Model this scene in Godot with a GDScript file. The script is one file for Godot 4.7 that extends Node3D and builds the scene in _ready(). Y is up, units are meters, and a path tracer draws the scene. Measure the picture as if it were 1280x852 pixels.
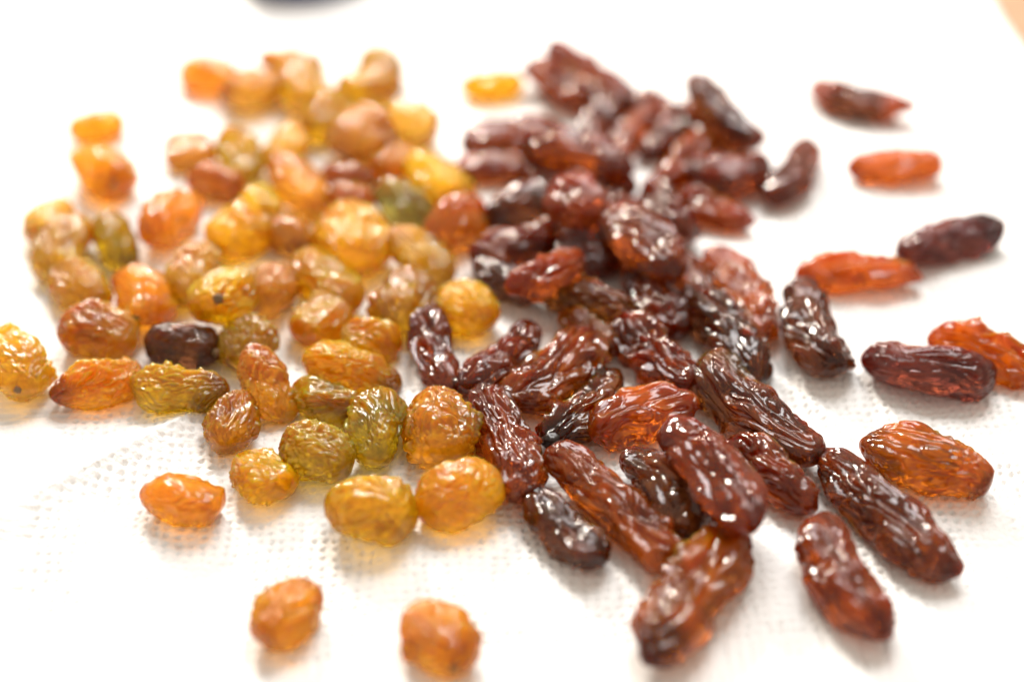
extends Node3D
# Two heaps of raisins on an embossed paper towel, seen close. The figures in the lists are in millimetres.

const MM := 0.001

# two tones of each raisin colour, linear base colours
var tones := {
	"orange": [Color(0.8927, 0.3156, 0.0072), Color(0.8927, 0.3759, 0.0092)],
	"red_orange": [Color(0.78, 0.25, 0.012), Color(0.86, 0.34, 0.012)],
	"bright_orange": [Color(0.94, 0.43, 0.012), Color(0.95, 0.5, 0.016)],
	"orange_tan": [Color(0.6472, 0.2606, 0.0201), Color(0.7933, 0.3439, 0.0146)],
	"orange_brown": [Color(0.6, 0.19, 0.014), Color(0.74, 0.26, 0.014)],
	"orange_amber": [Color(0.66, 0.24, 0.008), Color(0.8, 0.33, 0.008)],
	"rust": [Color(0.5515, 0.1877, 0.0203), Color(0.6618, 0.2503, 0.0135)],
	"brown": [Color(0.4704, 0.1904, 0.018), Color(0.6272, 0.28, 0.018)],
	"maroon_g": [Color(0.3584, 0.1232, 0.02), Color(0.504, 0.1904, 0.02)],
	"olive": [Color(0.4704, 0.2632, 0.012), Color(0.6048, 0.336, 0.012)],
	"olive_gold": [Color(0.62, 0.33, 0.01), Color(0.76, 0.42, 0.01)],
	"olive_green": [Color(0.37, 0.225, 0.008), Color(0.5, 0.295, 0.008)],
	"olive_grey": [Color(0.333, 0.2904, 0.0526), Color(0.4255, 0.3509, 0.0352)],
	"tan": [Color(0.7343, 0.3554, 0.0206), Color(0.8662, 0.4301, 0.0164)],
	"tan_orange": [Color(0.6093, 0.2975, 0.0312), Color(0.7016, 0.359, 0.0259)],
	"peach": [Color(0.8254, 0.4615, 0.0701), Color(0.8254, 0.4607, 0.0434)],
	"peach_brown": [Color(0.6241, 0.2771, 0.0469), Color(0.7449, 0.349, 0.0352)],
	"yellow_orange": [Color(0.9079, 0.4221, 0.006), Color(0.9079, 0.4629, 0.006)],
	"yellow": [Color(0.9, 0.475, 0.01), Color(0.94, 0.54, 0.012)],
	"yellow_gold": [Color(0.9017, 0.4883, 0.006), Color(0.9017, 0.5426, 0.006)],
	"yellow_olive": [Color(0.6, 0.335, 0.008), Color(0.74, 0.41, 0.008)],
	"amber": [Color(0.771, 0.38, 0.006), Color(0.8577, 0.4484, 0.006)],
	"amber_olive": [Color(0.6376, 0.3162, 0.006), Color(0.7694, 0.3924, 0.006)],
	"amber_brown": [Color(0.4655, 0.1766, 0.006), Color(0.6495, 0.2677, 0.006)],
	"brown_tan": [Color(0.461, 0.226, 0.0126), Color(0.6013, 0.3046, 0.0114)],
	"dark_brown": [Color(0.071, 0.0236, 0.0088), Color(0.1496, 0.0485, 0.0102)],
	"maroon": [Color(0.1357, 0.0252, 0.0072), Color(0.236, 0.042, 0.0072)],
	"red_brown": [Color(0.2006, 0.0378, 0.0066), Color(0.354, 0.0655, 0.006)],
	"rust_d": [Color(0.236, 0.0504, 0.006), Color(0.472, 0.1008, 0.006)],
	"dark_red": [Color(0.1534, 0.026, 0.006), Color(0.295, 0.0462, 0.006)],
	"pink_brown": [Color(0.3304, 0.0672, 0.0193), Color(0.472, 0.0966, 0.0176)],
	"red_orange_d": [Color(0.3304, 0.063, 0.0066), Color(0.5428, 0.1092, 0.006)],
	"black_brown": [Color(0.088, 0.027, 0.01), Color(0.2, 0.05, 0.01)],
	"olive_brown_d": [Color(0.1357, 0.0386, 0.0066), Color(0.2478, 0.0672, 0.006)],
	"amber_d": [Color(0.2596, 0.0714, 0.006), Color(0.6136, 0.1512, 0.006)],
	"orange_d": [Color(0.4248, 0.084, 0.006), Color(0.6844, 0.1596, 0.006)],
	"brown_d": [Color(0.1121, 0.0227, 0.006), Color(0.236, 0.0462, 0.006)],
	"purple": [Color(0.115, 0.022, 0.016), Color(0.19, 0.038, 0.014)],
}
var rng := RandomNumberGenerator.new()
var folds := FastNoiseLite.new()      # wrinkles
var lumps := FastNoiseLite.new()      # slow unevenness
var skin := {}
var golden_mat: StandardMaterial3D
var dark_mat: StandardMaterial3D
var stem_mat: StandardMaterial3D
var black_mat: StandardMaterial3D
var taken := {}


func _ready() -> void:
	# ---- camera
	var cam := Camera3D.new()
	cam.name = "camera"
	add_child(cam)
	cam.position = Vector3(0, 200, 200 / tan(deg_to_rad(36.7))) * MM
	cam.look_at(Vector3.ZERO)
	cam.near = 0.02
	cam.far = 6.0
	var lens := CameraAttributesPhysical.new()
	lens.frustum_focal_length = 56.4
	lens.exposure_aperture = 4.8
	lens.frustum_focus_distance = 0.302
	lens.frustum_near = 0.02
	lens.frustum_far = 6.0
	cam.attributes = lens
	cam.fov = 24.04
	# ---- the room's light round the table
	var env := Environment.new()
	env.background_mode = Environment.BG_COLOR
	env.background_color = Color(1.0, 0.89, 0.77).linear_to_srgb()
	env.background_energy_multiplier = 0.68
	env.tonemap_mode = Environment.TONE_MAPPER_LINEAR
	env.tonemap_exposure = 1.13
	env.sdfgi_enabled = true
	env.ssao_enabled = true
	env.ssil_enabled = true
	var we := WorldEnvironment.new()
	we.name = "world_environment"
	we.environment = env
	add_child(we)
	# ---- low sun through the window behind the table, and the window itself
	window_light("sunlit_window", Vector3(-0.29, 0.545, -0.79), 1.4, Vector2(0.24, 0.26), 2.7, Color(1.0, 0.965, 0.92))
	window_light("window", Vector3(0.15, 0.86, -0.55), 1.2, Vector2(0.62, 0.5), 1.4, Color(0.98, 0.98, 0.98))

	setup_noise()
	make_materials()
	build_setting()
	build_raisins()


func window_light(called: String, towards: Vector3, distance: float, size: Vector2, energy: float, tint: Color) -> void:
	var l := AreaLight3D.new()
	l.name = called
	add_child(l)
	l.position = towards.normalized() * distance
	l.look_at(Vector3.ZERO)
	l.area_size = size
	l.area_normalize_energy = true
	l.area_range = 6.0
	l.area_attenuation = 2.0
	l.light_energy = energy
	l.light_color = tint
	l.shadow_enabled = true


func setup_noise() -> void:
	folds.noise_type = FastNoiseLite.TYPE_SIMPLEX_SMOOTH
	folds.fractal_type = FastNoiseLite.FRACTAL_NONE
	folds.frequency = 1.0
	folds.seed = 11
	lumps.noise_type = FastNoiseLite.TYPE_SIMPLEX_SMOOTH
	lumps.fractal_type = FastNoiseLite.FRACTAL_NONE
	lumps.frequency = 1.0
	lumps.seed = 23


func grain(seed_: int, size: int, freq: float, octaves: int, lo: float, hi: float, kind := FastNoiseLite.TYPE_SIMPLEX_SMOOTH, ridged := false) -> ImageTexture:
	# a seamless grey texture of noise between lo and hi
	var n := FastNoiseLite.new()
	n.seed = seed_
	n.noise_type = kind
	n.frequency = freq
	n.fractal_octaves = octaves
	if ridged:
		n.fractal_type = FastNoiseLite.FRACTAL_RIDGED
	var im := n.get_seamless_image(size, size)
	for y in size:
		for x in size:
			var v := lerpf(lo, hi, im.get_pixel(x, y).r)
			im.set_pixel(x, y, Color(v, v, v))
	return ImageTexture.create_from_image(im)


func make_materials() -> void:
	var fine := grain(5, 256, 0.016, 2, 0.0, 1.0, FastNoiseLite.TYPE_SIMPLEX_SMOOTH, true)
	golden_mat = raisin_skin("golden_skin", 0.09, 1.0, 0.73, 0.33, fine, -0.004, 260.0)
	dark_mat = raisin_skin("dark_skin", 0.09, 0.8, 0.72, 0.34, fine, -0.002, 180.0)
	stem_mat = StandardMaterial3D.new()
	stem_mat.resource_name = "dry_stem"
	stem_mat.albedo_color = Color(0.16, 0.09, 0.035).linear_to_srgb()
	stem_mat.roughness = 0.75
	black_mat = stem_mat.duplicate()
	black_mat.resource_name = "shrivelled_tip"
	black_mat.albedo_color = Color(0.022, 0.013, 0.008).linear_to_srgb()
	black_mat.roughness = 0.35


func raisin_skin(called: String, rough: float, sss: float, clear: float, shine: float, bump: Texture2D, depth_cm: float, per_metre: float) -> StandardMaterial3D:
	var m := StandardMaterial3D.new()
	m.resource_name = called
	m.vertex_color_use_as_albedo = true
	m.roughness = rough
	m.metallic_specular = shine
	m.subsurf_scatter_enabled = true
	m.subsurf_scatter_strength = sss
	m.refraction_enabled = true       # part of the light goes through the flesh
	m.refraction_scale = 0.045
	m.albedo_color = Color(1, 1, 1, 1.0 - clear)
	if depth_cm != 0.0:
		m.heightmap_enabled = true
		m.heightmap_texture = bump
		m.heightmap_scale = depth_cm
		m.uv1_triplanar = true
		m.uv1_scale = Vector3(0.45, 1.0, 1.0) * per_metre
	return m


func numbered(called: String) -> String:
	var n: int = taken.get(called, 0)
	taken[called] = n + 1
	return called if n == 0 else "%s_%03d" % [called, n]


# ---------------------------------------------------------------- towel, table, lid

func ridge(p: Vector2, a: Vector2, b: Vector2, width: float, fade: float) -> Vector2:
	# how much of a fold from a to b stands at p (0..1), and on which side of it p lies (mm)
	var d := b - a
	var t := (p - a).dot(d) / d.length_squared()
	var side := d.normalized().cross(p - a)
	var ends := smoothstep(-fade, fade, t) * (1.0 - smoothstep(1.0 - fade, 1.0 + fade, t))
	return Vector2(exp(-side * side / (width * width)) * ends, side)


func ends_of(p: Vector2, a: Vector2, b: Vector2, fade: float) -> float:
	var t := (p - a).dot(b - a) / (b - a).length_squared()
	return smoothstep(-fade, fade, t) * (1.0 - smoothstep(1.0 - fade, 1.0 + fade, t))


func towel_height(p: Vector2) -> float:
	var h := 0.0
	# the crease at front left: a sharp crest, steeper towards the right
	var f := ridge(p, Vector2(-118, 84), Vector2(-58, 24), 1.0, 0.12)
	h += 4.6 * exp(-absf(f.y) / (6.0 if f.y > 0.0 else 8.0)) * ends_of(p, Vector2(-118, 84), Vector2(-58, 24), 0.12)
	# fine pulls in the sheet at right
	f = ridge(p, Vector2(48, 6), Vector2(74, 40), 1.6, 0.2)
	h += 0.7 * f.x
	f = ridge(p, Vector2(66, 36), Vector2(120, 44), 2.2, 0.2)
	h += 0.6 * f.x
	f = ridge(p, Vector2(70, 52), Vector2(125, 56), 3.0, 0.2)
	h += 0.5 * f.x
	f = ridge(p, Vector2(20, 70), Vector2(60, 40), 3.5, 0.25)
	h += 0.5 * f.x
	f = ridge(p, Vector2(-20, 62), Vector2(10, 88), 5.0, 0.3)
	h += 0.6 * f.x
	f = ridge(p, Vector2(60, -70), Vector2(120, -40), 4.0, 0.25)
	h += 0.6 * f.x
	h += 1.1 * lumps.get_noise_2d(p.x * 0.02 + 4.0, p.y * 0.02)
	h += 0.22 * lumps.get_noise_2d(p.x * 0.06 + 9.0, p.y * 0.06)
	return h


func build_setting() -> void:
	# the table: one wooden slab
	var wood := StandardMaterial3D.new()
	wood.resource_name = "wood"
	var im := Image.create(512, 512, false, Image.FORMAT_RGB8)
	var n := FastNoiseLite.new()
	n.seed = 3
	n.frequency = 1.0
	for y in 512:
		for x in 512:
			var u := x / 512.0
			var v := y / 512.0
			var w := n.get_noise_3d(cos(u * TAU) * 0.35, sin(u * TAU) * 0.35, v * 3.0)
			var rings := 0.5 + 0.5 * sin((v * 26.0 + w * 3.0) * TAU * 0.5)
			var g := n.get_noise_2d(u * 9.0, v * 160.0)
			var k := clampf(0.5 + 0.28 * (rings - 0.5) + 0.25 * g, 0.0, 1.0)
			im.set_pixel(x, y, Color(0.66, 0.45, 0.33).lerp(Color(0.75, 0.55, 0.43), k))
	wood.albedo_texture = ImageTexture.create_from_image(im)
	wood.uv1_triplanar = true
	wood.uv1_scale = Vector3.ONE * 4.0
	wood.roughness = 0.45
	var slab := BoxMesh.new()
	slab.size = Vector3(1.6, 0.03, 1.2)
	slab.material = wood
	var table := MeshInstance3D.new()
	table.name = "table_top"
	table.mesh = slab
	table.position = Vector3(0.1, -0.0185, -0.1)
	table.set_meta("kind", "structure")
	table.set_meta("label", "tan wooden table top showing past the towel's corner at upper right")
	table.set_meta("category", "table")
	add_child(table)

	# the paper towel: a sheet with thickness, its own folds, and rows of pressed dots in its material
	var paper := StandardMaterial3D.new()
	paper.resource_name = "embossed_paper"
	paper.albedo_color = Color(0.81, 0.80, 0.78).linear_to_srgb()
	paper.roughness = 0.92
	paper.metallic_specular = 0.25
	var side := 512
	var hm := Image.create(side, side, false, Image.FORMAT_RGBF)
	var fibre := FastNoiseLite.new()
	fibre.seed = 8
	fibre.frequency = 0.03
	fibre.fractal_octaves = 5
	var fi := fibre.get_seamless_image(side, side)
	for y in side:
		for x in side:
			var h := fi.get_pixel(x, y).r
			hm.set_pixel(x, y, Color(h, h, h))
	paper.heightmap_enabled = true
	paper.heightmap_texture = ImageTexture.create_from_image(hm)
	paper.heightmap_scale = 0.02
	var o := Vector2(-161, -201)
	var ex := Vector2(299.7, -14.1)
	var ez := Vector2(15.0, 319.6)
	var lenx := ex.length()
	var lenz := ez.length()
	var us := spaced(lenx, 62.0, 258.0, 0.42, 3.0)
	var vs := spaced(lenz, 150.0, 294.0, 0.42, 3.0)
	var nx := us.size() - 1
	var nz := vs.size() - 1
	var row := nx + 1
	var st := SurfaceTool.new()
	st.begin(Mesh.PRIMITIVE_TRIANGLES)
	st.set_material(paper)
	var dx := ex / lenx
	var dz := ez / lenz
	for j in nz + 1:
		for i in nx + 1:
			var u := us[i]
			var v := vs[j]
			var p := o + dx * u + dz * v
			var edge := minf(minf(u, lenx - u), minf(v, lenz - v))
			var wob := Vector2(lumps.get_noise_2d(p.x * 0.05, p.y * 0.05), lumps.get_noise_2d(p.x * 0.05 + 50.0, p.y * 0.05)) * 0.8
			var h := towel_height(p) - 0.12 * exp(-edge / 0.8) - pressed(Vector2(u, v) + wob)
			st.set_uv(Vector2(u, v) / 24.0)
			st.add_vertex(Vector3(p.x, maxf(h, -2.4), p.y) * MM)
	for j in nz:
		for i in nx:
			var a := j * row + i
			for k in [a, a + 1, a + row, a + 1, a + row + 1, a + row]:
				st.add_index(k)
	# its cut edge
	var rim := []
	for i in nx + 1:
		rim.append(i)
	for j in nz:
		rim.append((j + 1) * row + nx)
	for i in nx:
		rim.append(nz * row + nx - 1 - i)
	for j in nz:
		rim.append((nz - 1 - j) * row)
	var first := row * (nz + 1)
	for k in rim:
		var u := us[k % row]
		var v := vs[k / row]
		var p := o + dx * u + dz * v
		st.set_uv(Vector2(u, v) / 24.0)
		st.add_vertex(Vector3(p.x, -2.9, p.y) * MM)
	for k in rim.size() - 1:
		for q in [rim[k + 1], rim[k], first + k, rim[k + 1], first + k, first + k + 1]:
			st.add_index(q)
	st.generate_normals()
	var towel := MeshInstance3D.new()
	towel.name = "paper_towel"
	towel.mesh = st.commit()
	towel.set_meta("label", "white embossed paper towel spread flat under both heaps of raisins")
	towel.set_meta("category", "paper towel")
	add_child(towel)

	# the low dark lid that reaches into the picture at the top
	var lid_mat := StandardMaterial3D.new()
	lid_mat.resource_name = "dark_blue_plastic"
	lid_mat.albedo_color = Color(0.03, 0.05, 0.2).linear_to_srgb()
	lid_mat.roughness = 0.35
	var ls := SurfaceTool.new()
	ls.begin(Mesh.PRIMITIVE_TRIANGLES)
	ls.set_material(lid_mat)
	var prof := [Vector2(0, 0), Vector2(21.2, 0), Vector2(22.0, 0.5), Vector2(22.0, 1.8), Vector2(21.4, 2.4), Vector2(21.2, 20.0), Vector2(20.6, 21.4), Vector2(19.2, 22.0), Vector2(17.5, 21.6), Vector2(0, 21.5)]
	var around := 144
	for i in around:
		for k in prof.size() - 1:
			var q := []
			for c in [[i, k], [i + 1, k], [i + 1, k + 1], [i, k + 1]]:
				var pr: Vector2 = prof[c[1]]
				var rr := pr.x
				if c[1] >= 4 and c[1] <= 6:
					rr += 0.25 * (1.0 if c[0] % 2 == 0 else -1.0)
				var an: float = TAU * (c[0] % around) / around
				q.append(Vector3(cos(an) * rr, pr.y, sin(an) * rr) * MM)
			for c in [0, 1, 2, 0, 2, 3]:
				ls.add_vertex(q[c])
	ls.index()
	ls.generate_normals()
	var lid := MeshInstance3D.new()
	lid.name = "lid"
	lid.mesh = ls.commit()
	lid.position = Vector3(-61.5, 0.3, -186.8) * MM
	lid.set_meta("label", "dark blue grey round lid just entering the picture at the top edge")
	lid.set_meta("category", "lid")
	add_child(lid)


func spaced(length: float, from: float, to: float, fine: float, coarse: float) -> PackedFloat32Array:
	# grid lines: close together between from and to, wide apart beyond
	var out := PackedFloat32Array()
	var x := 0.0
	while x < length - 0.01:
		out.append(x)
		x += fine if x >= from and x < to else coarse
	out.append(length)
	return out


func pressed(p: Vector2) -> float:
	# the depth of the pressed dots, 2 mm apart, no two quite alike
	var cell := (p / 2.0).floor()
	var n := fposmod(sin(cell.x * 12.9898 + cell.y * 78.233) * 43758.5453, 1.0)
	var m := fposmod(sin(cell.x * 39.346 + cell.y * 11.135) * 24634.6345, 1.0)
	var q := p / 2.0 - cell - Vector2(0.5 + 0.3 * (n - 0.5), 0.5 + 0.3 * (m - 0.5))
	var r := q.length() / (0.17 + 0.08 * m)
	var worn := clampf(0.8 + 0.9 * lumps.get_noise_2d(p.x * 0.045, p.y * 0.045), 0.15, 1.0)
	return 1.2 * worn * (0.55 + 0.45 * n) * (1.0 - smoothstep(0.4, 1.35, r))


# ---------------------------------------------------------------- raisins

func golden(at: Vector3, yaw: float, tilt: float, half: Vector3, seed_: int, tone: String, label: String, more := {}) -> void:
	raisin("golden_raisin", "golden raisins heaped on the left", true, at, yaw, tilt, half, seed_, tone, label, more)


func dark(at: Vector3, yaw: float, tilt: float, half: Vector3, seed_: int, tone: String, label: String, more := {}) -> void:
	raisin("dark_raisin", "dark raisins heaped on the right", false, at, yaw, tilt, half, seed_, tone, label, more)


func raisin(called: String, group: String, is_golden: bool, at: Vector3, yaw: float, tilt: float, half: Vector3, seed_: int, tone: String, label: String, more: Dictionary) -> void:
	# half: half length, half height, half width; local x runs along the raisin
	rng.seed = seed_ * 7919 + 13
	var sharp: bool = more.get("sharp", true)
	var nv := 112 if sharp else 56        # along
	var nu := 144 if sharp else 72        # around
	var a := half.x * (1.0 if is_golden else 1.06)
	var c := half.y * (1.02 if is_golden else 0.98)
	var b := half.z * (1.0 if is_golden else 0.96)
	var ratio := a / b
	var off := Vector3(rng.randf_range(-40, 40), rng.randf_range(-40, 40), rng.randf_range(-40, 40))
	var roll := rng.randf_range(0, TAU)
	var full: float = more.get("full", rng.randf_range(2.1, 2.8) if is_golden else rng.randf_range(2.5, 3.4))   # how blunt the ends are
	var pear: float = more.get("pear", rng.randf_range(-0.2, 0.2))
	var bend: float = more.get("bend", rng.randf_range(-0.10, 0.10) if is_golden else rng.randf_range(-0.15, 0.15))
	var arch := rng.randf_range(-0.04, 0.05) if is_golden else rng.randf_range(-0.05, 0.12)
	var kc: float = more.get("fine", rng.randf_range(1.9, 3.0) if is_golden else rng.randf_range(1.0, 2.0))      # wrinkles round the girth
	var kl := kc * ratio / (rng.randf_range(1.6, 2.4) if is_golden else rng.randf_range(3.6, 5.5))
	var deep: float = more.get("deep", rng.randf_range(0.11, 0.165) if is_golden else rng.randf_range(0.28, 0.40) / kc)
	# dents where the berry has fallen in while drying
	var dents := []
	for k in (0 if more.has("plump") else (3 if is_golden else 4)):
		var dn := Vector3(rng.randf_range(-0.3, 0.3), rng.randf_range(-0.5, 1.0), rng.randf_range(-1, 1)).normalized()
		dents.append([dn, rng.randf_range(0.55, 0.85), rng.randf_range(0.5, 1.1)])
	if more.get("flat", 0):
		dents.append([Vector3(0.1, 1.0, 0.0).normalized(), 0.5, 1.0])
	var smooth_side := rng.randf_range(0, TAU)
	var tip: String = more.get("tip", "")
	var two: Array = tones[tone]
	var main: Color = two[0]
	var alt: Color = two[1]
	var j := rng.randf_range(0.88, 1.12)
	main = Color(main.r * j, main.g * j * rng.randf_range(0.93, 1.07), main.b * j)
	var tipdark := Color(main.r * 0.28, main.g * 0.2, main.b * 0.25)
	var tiplight := Color(minf(main.r * 1.5 + 0.1, 0.9), minf(main.g * 1.7 + 0.07, 0.6), main.b + 0.01)

	var v := PackedVector3Array()
	var col := PackedColorArray()
	var idx := PackedInt32Array()
	v.resize(nu * nv + 2)
	col.resize(nu * nv + 2)
	for iv in nv + 2:
		var s := (iv - 0.5) / nv if iv > 0 and iv <= nv else (0.0 if iv == 0 else 1.0)
		var t := -cos(PI * s)
		var r := pow(maxf(1.0 - pow(absf(t), full), 0.0), 1.0 / 2.0)
		r *= 1.0 + pear * t
		var count := nu if iv > 0 and iv <= nv else 1
		for iu in count:
			var an := TAU * iu / nu
			var cy := cos(an)
			var cz := sin(an)
			# where on the plump body, in units that make wrinkles run lengthwise
			var px := t * ratio
			var q := Vector3(px, cos(an + roll) * r, sin(an + roll) * r)
			var low := lumps.get_noise_3dv(q * Vector3(0.55, 0.8, 0.8) + off)
			var low2 := lumps.get_noise_3dv(q * Vector3(0.45, 0.9, 0.9) - off)
			var warp := Vector3(low2, low, -low2) * 0.55
			var w1 := folds.get_noise_3dv(Vector3(t * kl, q.y * kc, q.z * kc) + warp + off)
			var w2 := folds.get_noise_3dv(Vector3(t * kl * 2.1, q.y * kc * 2.2, q.z * kc * 2.2) + warp * 1.4 - off)
			# rounded folds with sharp creases between
			var f1 := 1.0 - sqrt(w1 * w1 + 0.0009) * 1.9
			var w3 := folds.get_noise_3dv(Vector3(t * kl * 3.6, q.y * kc * 4.0, q.z * kc * 4.0) + warp * 2.0 + off * 0.5) if sharp else 0.0
			var f2 := 1.0 - sqrt(w2 * w2 + 0.002) * 2.0
			var side := 0.62 + 0.38 * cos(an - smooth_side)
			var crease := f1 * deep * (0.55 + 0.45 * side) + f2 * deep * (0.5 if is_golden else 0.38) * side - absf(w3) * deep * (0.38 if is_golden else 0.16) * (0.4 + 0.6 * side)
			var swell := 1.0 + (0.18 if is_golden else 0.20) * low
			var k := swell * (1.0 + deep * 0.55) - crease * (0.35 + 0.65 * r)
			var body_at := Vector3(t, cy * r * swell, cz * r * swell)
			for dent in dents:
				var past: float = body_at.dot(dent[0]) - dent[1] - 0.14 * low - 0.05 * w1
				if past > 0.0:
					body_at -= dent[0] * (past * past / (past + 0.22)) * dent[2]
			k /= swell
			var y := body_at.y * k
			var z := body_at.z * k

			# the side it lies on is pressed flatter
			if y < -0.72:
				y = -0.72 - (1.0 - exp(-(-y - 0.72) * 2.2)) / 2.6
			var bow := t * t - 0.4
			var x := body_at.x * (1.0 + 0.05 * low2) * (1.0 - 0.03 * absf(low))
			var n := iv * nu - nu + 1 + iu if iv > 0 and iv <= nv else (0 if iv == 0 else nu * nv + 1)
			v[n] = Vector3(x * a, y * c + arch * bow * a, z * b + bend * bow * a) * MM
			# colour of the flesh and skin: patches, streaks along the folds, tips
			var patch := smoothstep(-0.25, 0.45, low2 + 0.35 * w1)
			var tint := main.lerp(alt, patch * 0.85)
			var streak := 1.0 + 0.22 * w2 + 0.12 * low
			tint = Color(tint.r * streak, tint.g * streak, tint.b * streak)
			var endness := smoothstep(0.55, 0.98, absf(t))
			tint = tint.lerp(tipdark, 0.30 * endness)
			if tip == "dark_l" or tip == "black_l":
				tint = tint.lerp(tipdark, smoothstep(-0.35, -0.85, t + 0.3 * low))
			elif tip == "dark_r":
				tint = tint.lerp(tipdark, smoothstep(0.15, 0.75, t + 0.3 * low))
			elif tip == "light" or tip == "light_r":
				tint = tint.lerp(tiplight, smoothstep(0.1, 0.7, t + 0.4 * low))
			elif tip == "light_l":
				tint = tint.lerp(tiplight, smoothstep(-0.35, -0.8, t + 0.3 * low) * 0.8)
			elif tip == "light_b":
				tint = tint.lerp(Color(0.30, 0.055, 0.012), smoothstep(0.25, 0.7, absf(t) + 0.3 * low))
			col[n] = tint
	for iu in nu:
		var nx := (iu + 1) % nu
		idx.append_array([0, 1 + iu, 1 + nx])
		var l := (nv - 1) * nu + 1
		idx.append_array([nu * nv + 1, l + nx, l + iu])
	for iv in nv - 1:
		for iu in nu:
			var p := iv * nu + 1
			var nx := (iu + 1) % nu
			idx.append_array([p + iu, p + nu + iu, p + nx, p + nx, p + nu + iu, p + nu + nx])
	var arr := []
	arr.resize(Mesh.ARRAY_MAX)
	arr[Mesh.ARRAY_VERTEX] = v
	arr[Mesh.ARRAY_COLOR] = col
	arr[Mesh.ARRAY_INDEX] = idx
	var st := SurfaceTool.new()
	st.create_from_arrays(arr)
	st.generate_normals()
	st.set_material(golden_mat if is_golden else dark_mat)
	var parts: bool = more.has("stem") or more.has("scar")
	var body := MeshInstance3D.new()
	body.mesh = st.commit()
	var root: Node3D = body
	if parts:
		root = Node3D.new()
		body.name = "skin"
		root.add_child(body)
	root.name = numbered(called)
	add_child(root)
	root.position = (at + Vector3(0, towel_height(Vector2(at.x, at.z)) - 0.1, 0)) * MM
	root.rotation = Vector3(0, deg_to_rad(yaw), deg_to_rad(tilt))
	root.set_meta("label", label)
	root.set_meta("category", "raisin")
	root.set_meta("group", group)
	if more.has("scar"):
		# the dark scar where the stalk was
		grown(root, "stem_scar", v, nu, nv, 0.93, 60.0, Vector3(0.75, 0.30, 0.75))
	var kind: String = more.get("stem", "")
	if kind == "button":
		grown(root, "stem", v, nu, nv, -0.55, 48.0, Vector3(1.15, 0.95, 1.15))
	elif kind == "end":
		grown(root, "stem", v, nu, nv, 0.97, 55.0, Vector3(0.8, 1.1, 0.8))
	elif kind == "black_r":
		grown(root, "stem", v, nu, nv, 0.97, 20.0, Vector3(1.5, 1.2, 1.5))
	elif kind == "black_l":
		grown(root, "stem", v, nu, nv, -0.97, 40.0, Vector3(1.8, 1.6, 1.8))


func grown(root: Node3D, called: String, v: PackedVector3Array, nu: int, nv: int, t: float, around: float, size: Vector3) -> void:
	# a small knobbly stem or scar set into the skin at t along the raisin and an angle round it
	var s := acos(-t) / PI
	var iv := clampi(roundi(s * nv + 0.5), 2, nv - 2)
	var iu := wrapi(roundi(around / 360.0 * nu), 0, nu)
	var at := v[(iv - 1) * nu + 1 + iu]
	var along := v[(iv + 1) * nu + 1 + iu] - v[(iv - 3) * nu + 1 + iu] if iv >= 3 else v[iv * nu + 1 + iu] - v[0]
	var round_ := v[(iv - 1) * nu + 1 + (iu + 2) % nu] - v[(iv - 1) * nu + 1 + (iu + nu - 2) % nu]
	var up := round_.cross(along).normalized()
	if up.dot(at) < 0.0:
		up = -up
	var st := SurfaceTool.new()
	st.begin(Mesh.PRIMITIVE_TRIANGLES)
	var rings := 9
	var seg := 22
	for i in rings + 1:
		for k in seg:
			var a := TAU * k / seg
			var e := PI * 0.62 * i / rings
			var lump := 1.0 + 0.22 * lumps.get_noise_3d(cos(a) * 2.0 + at.x * 900.0, sin(a) * 2.0, e * 2.0) + 0.08 * cos(a * 5.0) * sin(e)
			var hollow := 1.0 - 0.35 * exp(-e * e * 6.0)
			st.add_vertex(Vector3(cos(a) * sin(e) * lump * size.x, cos(e) * size.y * hollow, sin(a) * sin(e) * lump * size.z) * MM)
	for i in rings:
		for k in seg:
			var n := (k + 1) % seg
			for q in [i * seg + k, i * seg + n, (i + 1) * seg + k, i * seg + n, (i + 1) * seg + n, (i + 1) * seg + k]:
				st.add_index(q)
	st.generate_normals()
	st.set_material(stem_mat if size.x < 1.4 else black_mat)
	var m := MeshInstance3D.new()
	m.name = called
	m.mesh = st.commit()
	root.add_child(m, true)
	var side := up.cross(Vector3(0.3, 0.5, 0.8)).normalized()
	m.transform = Transform3D(Basis(side, up, side.cross(up)), at)



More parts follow.
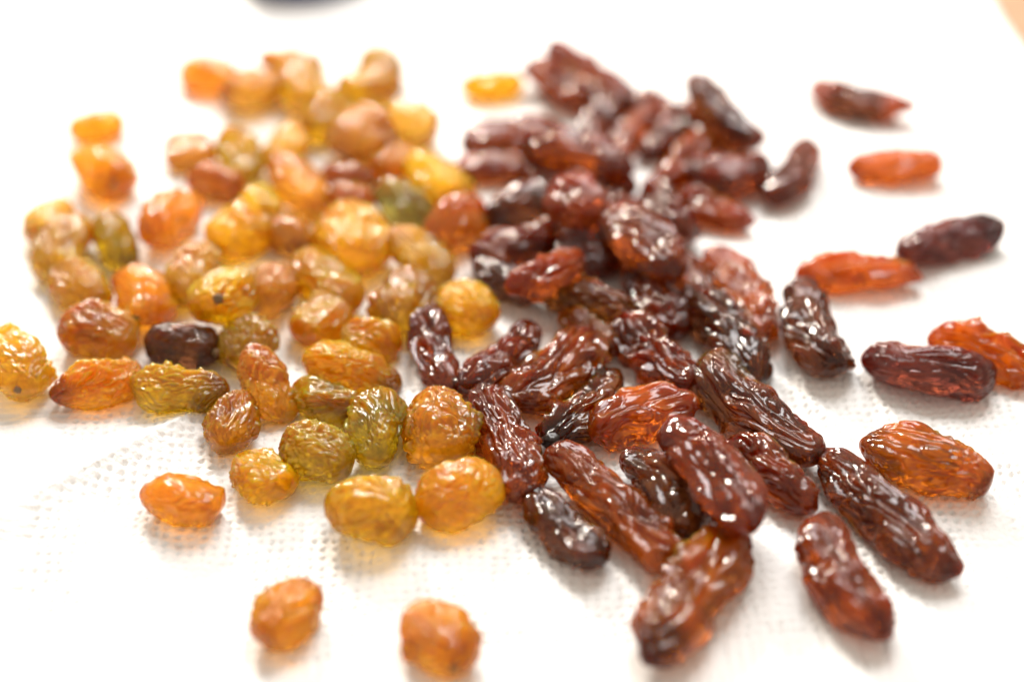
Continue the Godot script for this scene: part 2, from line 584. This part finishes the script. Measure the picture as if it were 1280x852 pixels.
func build_raisins() -> void:
	golden(Vector3(-79.8, 4.38, -112.45), -17.97, 0, Vector3(8.86, 4.61, 5.36), 1, "red_orange", "blurred deep orange raisin at the far left tip of the back row", {"sharp": false})
	golden(Vector3(-103.63, 3.6, -83.37), 19.4, 0, Vector3(7, 3.79, 4.41), 2, "orange", "small orange raisin, the upper one of the pair standing apart at far left", {"sharp": false})
	golden(Vector3(-97.46, 5.29, -59.54), -44.82, 0, Vector3(10.53, 5.57, 6.47), 3, "orange", "plump pale orange raisin, the lower one of the pair at far left", {"scar": 1, "sharp": false})
	golden(Vector3(-77.93, 4.04, -70.35), -10.09, 0, Vector3(6.87, 4.25, 4.94), 4, "brown", "reddish brown raisin beside an olive one, left of the pile's back", {"sharp": false})
	golden(Vector3(-66.12, 4.5, -69.87), -65.06, -15, Vector3(9.42, 4.2, 4.89), 5, "olive", "olive brown raisin leaning between a reddish brown and an orange one", {"sharp": false})
	golden(Vector3(-69.64, 4.24, -56.53), -22.29, 0, Vector3(7.56, 4.46, 5.19), 6, "rust", "rust orange raisin with pale wrinkled top, just above a pinkish orange one", {"sharp": false})
	golden(Vector3(-67.99, 5.38, -102.33), 35.84, 0, Vector3(8.25, 5.66, 6.58), 7, "tan_orange", "tan orange raisin second from left in the blurred back row", {"sharp": false})
	golden(Vector3(-59.13, 3.37, -119.52), -3.12, -5, Vector3(8.97, 3.47, 4.03), 8, "brown", "flat reddish brown raisin lying behind all others in the back row", {"sharp": false})
	golden(Vector3(-54.41, 5.07, -104.42), -77.56, 0, Vector3(11.91, 5.34, 6.2), 9, "tan", "pinkish tan raisin between tan orange and olive ones in the back row", {"sharp": false})
	golden(Vector3(-46.35, 4.75, -88.07), 78.47, 0, Vector3(10.41, 5, 5.82), 305, "olive_gold", "mustard olive raisin below the green one, in the middle of the back row", {"plump": 1, "sharp": false})
	golden(Vector3(-36.71, 4.82, -103.49), 34.91, 0, Vector3(9.21, 5.07, 5.89), 11, "olive_gold", "large mustard green raisin under the small brown one in the back row", {"sharp": false})
	golden(Vector3(-34.95, 4.25, -117.31), -63.85, 0, Vector3(7.18, 4.48, 5.2), 12, "olive", "small brown olive raisin perched at the right end of the back row", {"sharp": false})
	golden(Vector3(-37.01, 6.12, -74.69), 47.96, 0, Vector3(8.32, 6.45, 7.49), 13, "peach_brown", "pinkish brown raisin left of its peach twin behind the pile", {"sharp": false})
	golden(Vector3(-25.44, 5.2, -83.54), -26.03, 0, Vector3(8.07, 5.47, 6.37), 14, "peach", "pale peach raisin right of its pinkish brown twin behind the pile", {"sharp": false})
	golden(Vector3(-55.69, 3.87, -73.82), 72.19, 5, Vector3(9.31, 4.01, 4.67), 15, "yellow_orange", "bright yellow orange raisin standing upright below the tan ones", {"sharp": false})
	golden(Vector3(-49.49, 5.37, -52.49), -55.7, -20, Vector3(10.6, 4.61, 5.37), 16, "orange_tan", "smooth tan orange raisin slanting down right on top of a bright yellow one", {"sharp": false})
	golden(Vector3(-39.12, 3.28, -61.07), -8.57, 0, Vector3(6.95, 3.45, 4.01), 17, "maroon_g", "dark red brown wrinkled raisin in shade behind a pinkish one", {"sharp": false})
	golden(Vector3(-37.6, 3.53, -51.36), -21.87, 0, Vector3(6.23, 3.71, 4.32), 18, "rust", "pinkish rust raisin directly behind the round bright orange one", {"sharp": false})
	golden(Vector3(-27.78, 3.92, -66.73), 52.85, 0, Vector3(6.8, 4.12, 4.79), 19, "orange", "orange raisin tucked behind the large lemon yellow one", {"sharp": false})
	golden(Vector3(-17.87, 5.31, -55.84), -51.39, -5, Vector3(11.17, 4.98, 5.8), 20, "yellow", "large lemon yellow raisin, the brightest at the right of the pile's back", {"pear": 0.1, "deep": 0.09, "plump": 1, "sharp": false})
	golden(Vector3(-25.12, 4.23, -47.48), -47.62, -10, Vector3(9.35, 4.21, 4.9), 21, "olive_grey", "dull grey olive raisin left of the large lemon yellow one", {"sharp": false})
	golden(Vector3(-12.64, 5.41, -36.18), 49, 0, Vector3(9.03, 5.69, 6.62), 22, "orange_brown", "orange brown raisin at the right edge of the pile beside the dark heap", {"sharp": false})
	golden(Vector3(-5.03, 3.41, -108.45), 6.76, 0, Vector3(8.63, 3.59, 4.18), 23, "yellow_orange", "flat yellow orange raisin alone between the two piles at the back", {"sharp": false})
	golden(Vector3(-58.14, 3.78, -47.28), -37.99, 0, Vector3(5.8, 3.98, 4.63), 24, "yellow", "small bright yellow raisin half hidden under the slanting tan orange one", {"sharp": false})
	golden(Vector3(-77.5, 5.03, -39.11), 66.17, 0, Vector3(9.58, 5.3, 6.16), 25, "red_orange", "pinkish orange raisin with bright wrinkled top at the left of the pile", {"sharp": false})
	golden(Vector3(-61.49, 5.26, -32.48), 39.7, 0, Vector3(7.6, 5.54, 6.44), 26, "amber", "tan amber raisin with rounded top, just left of a greyish brown one", {"sharp": false})
	golden(Vector3(-68.74, 4.76, -18.12), 83.46, 0, Vector3(9.66, 5.01, 5.83), 27, "amber_olive", "yellowish tan raisin behind the one with a round stem button")
	golden(Vector3(-49.22, 4.22, -32.77), -54.75, 0, Vector3(6.23, 4.44, 5.16), 28, "brown", "greyish brown raisin behind the amber one left of the round orange one", {"sharp": false})
	golden(Vector3(-51.99, 4.99, -12.1), 55.76, 0, Vector3(6.98, 5.25, 6.11), 29, "brown", "knobbly brown raisin right of the yellow one with a stem button")
	golden(Vector3(-35.07, 6.16, -30.05), -70.86, 0, Vector3(11.08, 6.49, 7.54), 30, "bright_orange", "round smooth glowing orange raisin in the middle of the pile")
	golden(Vector3(-39.97, 4.78, -15.72), -53.7, -5, Vector3(11.16, 4.95, 5.76), 31, "amber", "amber yellow raisin slanting below the round glowing orange one")
	golden(Vector3(-20.14, 4.98, -24.58), -44.78, -20, Vector3(9.76, 4.3, 5), 32, "amber_olive", "long amber raisin slanting down right, right of the round glowing orange one")
	golden(Vector3(-23.01, 4.79, -9.24), 79.79, 0, Vector3(10.18, 5.04, 5.86), 33, "brown_tan", "dull brown tan raisin in front of the long slanting amber one")
	golden(Vector3(-39.83, 5.05, -0.88), 43.92, 0, Vector3(6.57, 5.32, 6.18), 34, "bright_orange", "squat orange raisin with a flat white shining top, centre of the pile", {"flat": 1})
	golden(Vector3(-28.78, 4.39, 4.54), -25.51, 0, Vector3(6.44, 4.62, 5.37), 35, "amber", "amber raisin with a ring shaped dimple, right of the flat topped orange one", {"dimple": 1})
	golden(Vector3(-9.77, 4.8, -4.94), -54.45, 0, Vector3(7.57, 5.05, 5.87), 36, "yellow_orange", "golden yellow raisin with white shining top, just right of a dark raisin")
	golden(Vector3(-105.99, 4.07, -40.83), 72.01, 0, Vector3(7.68, 4.28, 4.98), 37, "peach", "tan raisin hidden behind the big olive gold one at the left edge", {"sharp": false})
	golden(Vector3(-99.82, 4.62, -29.02), 80.83, 5, Vector3(11.08, 4.78, 5.56), 201, "olive_gold", "big veined olive gold raisin at the top of the left edge cluster", {"plump": 1})
	golden(Vector3(-89.09, 4.58, -32.02), -63.43, -20, Vector3(9.05, 3.93, 4.57), 39, "olive_green", "green olive raisin with sparkling top, right of the big veined one", {"sharp": false})
	golden(Vector3(-92.48, 4.54, -13.43), -46.1, 0, Vector3(8.88, 4.78, 5.56), 77, "amber_olive", "wrinkled golden olive raisin below the big veined one at left", {"bend": 0.0, "plump": 1})
	golden(Vector3(-78.67, 4.96, -9.14), -65.48, 0, Vector3(10.06, 5.22, 6.07), 41, "red_orange", "round red orange raisin with a dark scar low on its side", {"scar": 1})
	golden(Vector3(-59.74, 9.49, -2.5), 46.97, 0, Vector3(7.93, 5.25, 6.11), 42, "yellow_gold", "yellow gold raisin with a round brown stem button on its left face", {"stem": "button"})
	golden(Vector3(-85, 4.96, 2.79), -20.88, 0, Vector3(9.23, 5.22, 6.07), 43, "amber_brown", "glossy brown amber raisin with a clear light right end", {"tip": "light"})
	golden(Vector3(-67.17, 4.35, 6.93), -16.37, 0, Vector3(8.3, 4.58, 5.32), 44, "dark_brown", "very dark brown raisin among the golden ones with a tiny pale stem", {"stem": "end"})
	golden(Vector3(-53.75, 4.52, 7.16), 70.04, 0, Vector3(6.58, 4.76, 5.53), 45, "olive", "dull olive tan raisin hidden behind the wrinkled orange tan one")
	golden(Vector3(-98.88, 4.92, 14.63), -63.38, 0, Vector3(11.15, 5.18, 6.02), 46, "amber", "golden raisin cut off by the left edge with a dark scar below", {"scar": 1})
	golden(Vector3(-82.19, 4.25, 19.22), 22.63, 0, Vector3(9.37, 4.47, 5.2), 47, "orange", "long orange raisin with dark pointed left tip in the front left row", {"tip": "dark_l"})
	golden(Vector3(-65.15, 4.04, 22.76), -6, 0, Vector3(10, 4.26, 4.95), 48, "yellow_olive", "bright yellow green raisin with a dark brown pointed right tip", {"tip": "dark_r"})
	golden(Vector3(-53.66, 4.09, 31.91), 81.28, 0, Vector3(7.97, 4.3, 5), 49, "amber_brown", "small amber brown raisin beside the end of the towel's crease")
	golden(Vector3(-48.16, 6.08, 21.55), -57.13, -40, Vector3(8.88, 3.78, 4.4), 50, "orange_tan", "wrinkled orange tan raisin leaning steeply above the small amber brown one")
	golden(Vector3(-31.98, 4.51, 15.15), -10.49, -15, Vector3(10.54, 4.02, 4.68), 51, "yellow", "long yellow raisin with a brown right tip lying across a dark green one", {"tip": "dark_r"})
	golden(Vector3(-36.87, 3.68, 23.96), -31.69, 0, Vector3(8.11, 3.88, 4.51), 52, "olive_green", "dark green olive raisin under the long yellow one")
	golden(Vector3(-25.58, 4.6, 33.94), -88.46, -0, Vector3(10.35, 4.84, 5.63), 53, "olive_green", "upright egg shaped green raisin with tiny bright glints")
	golden(Vector3(-13.62, 5.35, 34.7), -78.23, 0, Vector3(9.85, 5.63, 6.55), 54, "amber_brown", "large brown amber raisin facing front, touching a dark raisin on its right")
	golden(Vector3(-36.17, 4.78, 41.42), -33.07, 0, Vector3(7.82, 5.03, 5.85), 55, "olive_green", "green gold raisin with strongly shining wrinkled top, left of the egg shaped one")
	golden(Vector3(-45.63, 4.12, 47.15), -42.99, 0, Vector3(6.7, 4.34, 5.04), 56, "amber", "small amber raisin in front of the small amber brown one")
	golden(Vector3(-59.7, 4.04, 53.8), -8.69, 0, Vector3(8.06, 4.25, 4.94), 57, "orange_amber", "smooth amber raisin lying alone in front, left of the pile", {"pear": 0.25, "deep": 0.08})
	golden(Vector3(-24.96, 4.97, 57.97), -14.69, 0, Vector3(8.57, 5.23, 6.08), 58, "yellow_olive", "big yellow olive raisin at the front edge of the pile")
	golden(Vector3(-9.33, 5.19, 53.59), 23.06, 0, Vector3(8.67, 5.46, 6.35), 59, "bright_orange", "big bright orange raisin at the front corner where both piles meet", {"pear": -0.1, "deep": 0.075})
	golden(Vector3(-37.83, 4.33, 80.74), 59.71, 0, Vector3(7.39, 4.56, 5.3), 60, "orange_amber", "blurred orange raisin with two round glints, left of the two nearest ones", {"deep": 0.15, "fine": 1.6})
	golden(Vector3(-12.18, 4.35, 87.55), -51.73, 0, Vector3(8.2, 4.58, 5.32), 61, "orange_amber", "blurred orange raisin with ragged pinkish top, right of the two nearest ones", {"scar": 1, "deep": 0.14, "fine": 1.9})
	dark(Vector3(-15.59, 3.53, 8.42), -80.29, -5, Vector3(13.3, 3.54, 4.43), 62, "maroon", "small dark raisin standing upright among golden ones at the pile's right")
	dark(Vector3(21.4, 5, -111.82), -38.38, -15, Vector3(14.66, 3.77, 4.71), 63, "maroon", "long maroon raisin slanting down right at the very back of the heap", {"sharp": false})
	dark(Vector3(13.11, 4.66, -104.98), -44.44, 0, Vector3(13.29, 4.91, 6.13), 64, "red_brown", "brown raisin with two glints in front of the long one at the back", {"sharp": false})
	dark(Vector3(22.66, 3.28, -88.71), 64.14, 0, Vector3(12.68, 3.45, 4.31), 65, "maroon", "small dark raisin with a pale bluish glint, behind the heap's middle", {"sharp": false})
	dark(Vector3(0, 5.02, -76.83), 17.52, 0, Vector3(12.31, 5.29, 6.61), 66, "maroon", "large maroon raisin with a broad white glint, top left of the heap", {"sharp": false})
	dark(Vector3(15.51, 9.97, -61.96), -27.86, 0, Vector3(14.11, 4.18, 5.23), 67, "red_brown", "long red brown raisin lying right of the broad white glint", {"sharp": false})
	dark(Vector3(-4.3, 3.55, -64.6), 8.42, 0, Vector3(9.45, 3.74, 4.67), 68, "rust_d", "rusty raisin beneath the large maroon one at the heap's back left", {"sharp": false})
	dark(Vector3(22.67, 3.48, -63.69), -63.65, 0, Vector3(11.43, 3.66, 4.58), 69, "dark_red", "short dark red raisin in shade below the long red brown one", {"sharp": false})
	dark(Vector3(29.48, 3.13, -79.72), 64.11, 5, Vector3(12.14, 3.14, 3.92), 70, "pink_brown", "pinkish brown raisin with pale glints standing in the heap's back middle", {"sharp": false})
	dark(Vector3(41.55, 3.58, -69), 63.82, 0, Vector3(13.56, 3.77, 4.71), 71, "red_orange_d", "bright red orange raisin slanting up right at the heap's back right", {"sharp": false})
	dark(Vector3(36.56, 3.55, -94.88), -33.26, 0, Vector3(8.64, 3.74, 4.68), 72, "maroon", "dull maroon raisin left of the black brown one at the back right", {"sharp": false})
	dark(Vector3(52.45, 3.95, -85.39), -50.28, 0, Vector3(12.92, 4.15, 5.19), 73, "red_brown", "reddish raisin lying along the black brown one at the back right", {"sharp": false})
	dark(Vector3(51.76, 10.37, -81.25), -60.25, -10, Vector3(13.48, 3.39, 4.24), 74, "black_brown", "black brown raisin on the far right end of the heap's back", {"sharp": false})
	dark(Vector3(51.65, 5.17, -60.1), 14.74, 0, Vector3(10.34, 5.44, 6.8), 75, "dark_red", "fat dark red raisin at the right of the heap's back", {"sharp": false})
	dark(Vector3(67.68, 3.58, -63.53), 65, 0, Vector3(15.19, 3.77, 4.72), 76, "maroon", "maroon raisin with bluish glints leaning just right of the heap's back", {"sharp": false})
	dark(Vector3(47.04, 3.35, -46.63), -41.67, 0, Vector3(9.78, 3.52, 4.4), 77, "red_orange_d", "orange brown raisin with a small glint on the heap's right, at mid height", {"sharp": false})
	dark(Vector3(35.72, 4.43, -44.7), -74.06, 0, Vector3(12.19, 4.66, 5.83), 78, "maroon", "dark maroon raisin left of the orange brown one on the heap's right", {"sharp": false})
	dark(Vector3(2.55, 5.03, -44.66), 39.02, 0, Vector3(9.6, 5.29, 6.62), 79, "black_brown", "dark raisin with several streaks of white glints on the heap's left", {"sharp": false})
	dark(Vector3(14.93, 12.33, -35.22), -59.34, 0, Vector3(7.77, 5.08, 6.35), 80, "pink_brown", "stubby pinkish brown raisin with knobbly glinting end on top of the heap", {"sharp": false})
	dark(Vector3(28.52, 11.57, -19.84), -58.96, 0, Vector3(13.01, 4.81, 6.01), 81, "red_brown", "bumpy red raisin slanting down right on top of the heap")
	dark(Vector3(0.72, 4.02, -27.98), 19.16, 0, Vector3(10.63, 4.23, 5.29), 82, "maroon", "maroon raisin with lengthwise ridges on the heap's left side")
	dark(Vector3(-1.38, 3.68, -15.86), -44.56, 0, Vector3(8.36, 3.87, 4.84), 83, "black_brown", "nearly black raisin shaded under the ridged one on the heap's left side")
	dark(Vector3(7.38, 10.56, -9.14), 40.85, 0, Vector3(9.67, 3.75, 4.68), 84, "red_orange_d", "red raisin with an orange right end on the heap's left side")
	dark(Vector3(15.73, 4.1, -9.2), -25.04, 0, Vector3(11.78, 4.32, 5.4), 85, "olive_brown_d", "dull olive brown raisin with smooth side in the heap's middle")
	dark(Vector3(16.35, 4.58, -26.51), -43.69, 0, Vector3(8.33, 4.82, 6.02), 86, "dark_red", "shaded raisin below the knobbly pinkish one in the heap's middle")
	dark(Vector3(30.73, 4.23, -9.29), -72.57, 0, Vector3(12.37, 4.45, 5.56), 87, "dark_red", "dark red raisin standing in shade under the bumpy red one")
	dark(Vector3(49.72, 4.05, -12.53), -75.51, 0, Vector3(16.06, 4.26, 5.32), 88, "red_orange_d", "red brown raisin with orange underside at the heap's right edge")
	dark(Vector3(44.24, 4.51, 3.23), -70.58, 0, Vector3(16.29, 4.75, 5.94), 89, "black_brown", "large dark raisin with bluish glints beside the one with orange underside")
	dark(Vector3(-2.43, 3.96, 10.99), 56.47, 0, Vector3(12.94, 4.16, 5.2), 90, "maroon", "maroon raisin with a large white glint at the left of the heap's front")
	dark(Vector3(8.65, 4.59, 15.43), 51.67, 0, Vector3(13.92, 4.84, 6.04), 91, "rust_d", "glossy red brown raisin with looping glint lines in the heap's front")
	dark(Vector3(16.5, 3.19, 1.98), -46.38, 0, Vector3(7.87, 3.36, 4.19), 92, "amber_d", "small orange brown raisin behind the one with looping glint lines")
	dark(Vector3(28.69, 4.3, 10.6), -55.76, 0, Vector3(11.82, 4.52, 5.65), 93, "dark_red", "dark red raisin slanting down right behind the bright orange red one")
	dark(Vector3(14.2, 3.5, 25.58), 56.88, 0, Vector3(13.04, 3.68, 4.6), 94, "olive_brown_d", "dark olive brown raisin with a black shrivelled tip at lower left", {"stem": "black_l", "tip": "black_l"})
	dark(Vector3(25.14, 4.43, 29.42), 23.41, 0, Vector3(10.93, 4.66, 5.83), 95, "orange_d", "bright orange red translucent raisin lying across the heap's front", {"pear": -0.1, "fine": 1.8})
	dark(Vector3(46.86, 4.71, 27.83), -60.3, 0, Vector3(17.7, 4.96, 6.2), 96, "brown_d", "long dark brown raisin slanting down right at the heap's right front", {"tip": "light_l", "deep": 0.17, "plump": 1, "fine": 2.0, "full": 3.2})
	dark(Vector3(-1.24, 4.31, 37.28), -76.1, 0, Vector3(16.35, 4.54, 5.68), 97, "red_brown", "red brown raisin pointing at the viewer beside the big orange golden one")
	dark(Vector3(18.37, 4.63, 55.27), -53.08, -5, Vector3(17.62, 4.64, 5.8), 98, "rust_d", "longest reddish brown raisin with amber stripes in the front row", {"deep": 0.15, "fine": 1.9})
	dark(Vector3(28.55, 4, 50.89), -61.5, 0, Vector3(11.63, 4.21, 5.26), 99, "black_brown", "dark raisin wedged between the striped one and the deep red one")
	dark(Vector3(35.55, 10.97, 54.46), -64.2, 0, Vector3(15.2, 4.71, 5.88), 100, "dark_red", "deep red raisin with long curved folds lying over its darker neighbours", {"bend": 0.16, "deep": 0.15, "fine": 1.7})
	dark(Vector3(47.83, 3.91, 46.46), -56.74, 0, Vector3(11.02, 4.11, 5.14), 101, "red_brown", "red brown raisin right of the deep red one with long folds")
	dark(Vector3(9.26, 3.67, 60.2), -55.55, 0, Vector3(10.61, 3.86, 4.83), 102, "black_brown", "blackish raisin with sparkling top in front of the striped one")
	dark(Vector3(30.29, 4.63, 78.08), 59.13, 0, Vector3(16.81, 4.88, 6.09), 103, "amber_d", "amber brown raisin nearest the viewer, with broad glints and dark lower end", {"stem": "black_r", "tip": "dark_l", "pear": 0.2, "bend": 0.08, "deep": 0.26, "fine": 1.15})
	dark(Vector3(56.4, 3.99, 72.93), -75.7, 0, Vector3(14.37, 4.2, 5.26), 104, "red_brown", "smooth red brown raisin alone at the lower right with wide glints", {"pear": 0.05, "bend": -0.18, "deep": 0.15, "plump": 1, "fine": 1.3, "full": 3.4})
	dark(Vector3(66.9, 4.12, 56.21), -61.3, 0, Vector3(17.22, 4.34, 5.42), 105, "brown_d", "long dark brown raisin with many rows of glints, right of the heap's front", {"pear": 0.06, "bend": -0.06, "deep": 0.17, "plump": 1, "fine": 2.2, "full": 3.6})
	dark(Vector3(77.39, 4.71, 43.35), -29.67, 0, Vector3(12.14, 4.95, 6.19), 106, "amber_d", "orange brown raisin with lengthwise folds behind the long dark brown one", {"pear": -0.05, "deep": 0.19, "plump": 1, "fine": 2.4})
	dark(Vector3(83.64, 5, 14.73), -13.37, 0, Vector3(12.71, 5.26, 6.58), 107, "purple", "purple maroon raisin lying in front of an orange one at right", {"deep": 0.1, "fine": 2.6})
	dark(Vector3(96.4, 4.07, 8.18), -40.57, 0, Vector3(11.2, 4.28, 5.35), 108, "orange_d", "orange raisin cut by the right edge behind the purple maroon one")
	dark(Vector3(62.08, 4.61, 1.42), -84.49, 0, Vector3(15.14, 4.86, 6.07), 109, "black_brown", "dark shiny raisin standing alone between the heap and the purple one")
	dark(Vector3(75.48, 3.66, -20.17), -3.27, 0, Vector3(12.94, 3.86, 4.82), 110, "orange_d", "orange brown raisin touching the tip of a maroon one at right")
	dark(Vector3(98.31, 3.98, -31.45), 24.41, 0, Vector3(13.45, 4.19, 5.24), 111, "purple", "maroon raisin with dark right end touching an orange brown one", {"tip": "dark_r"})
	dark(Vector3(89.33, 3.79, -97.65), -28.9, 0, Vector3(13.68, 3.99, 4.98), 112, "black_brown", "curled blackish raisin with reddish ends alone at the upper right", {"tip": "light_b", "bend": -0.2, "sharp": false})
	dark(Vector3(92.57, 3.72, -64.42), 8.65, 0, Vector3(11.24, 3.91, 4.89), 113, "orange_d", "small orange red raisin alone below the curled blackish one", {"sharp": false})
	dark(Vector3(27.14, 3.68, -26.48), -68.75, 0, Vector3(11.71, 3.87, 4.84), 114, "maroon", "dark raisin mostly hidden beneath the bumpy red one on top of the heap")
	dark(Vector3(13.12, 4.03, -39.03), 37.81, 0, Vector3(9.33, 4.24, 5.3), 115, "dark_red", "dark red raisin showing only between the ridged and the stubby pinkish ones", {"sharp": false})
	dark(Vector3(38.19, 3.33, -20.5), -71.29, 0, Vector3(11.05, 3.51, 4.39), 116, "red_brown", "shaded red brown raisin between the bumpy red one and the bluish glinting one")
	dark(Vector3(24.06, 3.57, -47.64), -58.41, 0, Vector3(10.55, 3.76, 4.7), 117, "dark_red", "shaded dark red raisin just right of the stubby pinkish one", {"sharp": false})
	dark(Vector3(38.41, 3.11, -80.14), 56.85, 0, Vector3(11.4, 3.28, 4.1), 118, "maroon", "dull maroon raisin squeezed between reddish ones at the heap's back right", {"sharp": false})
	dark(Vector3(10.82, 3.65, -59.43), -25.15, 0, Vector3(8.52, 3.84, 4.81), 119, "dark_red", "dark red raisin in shade below the broad white glint at the heap's back left", {"sharp": false})
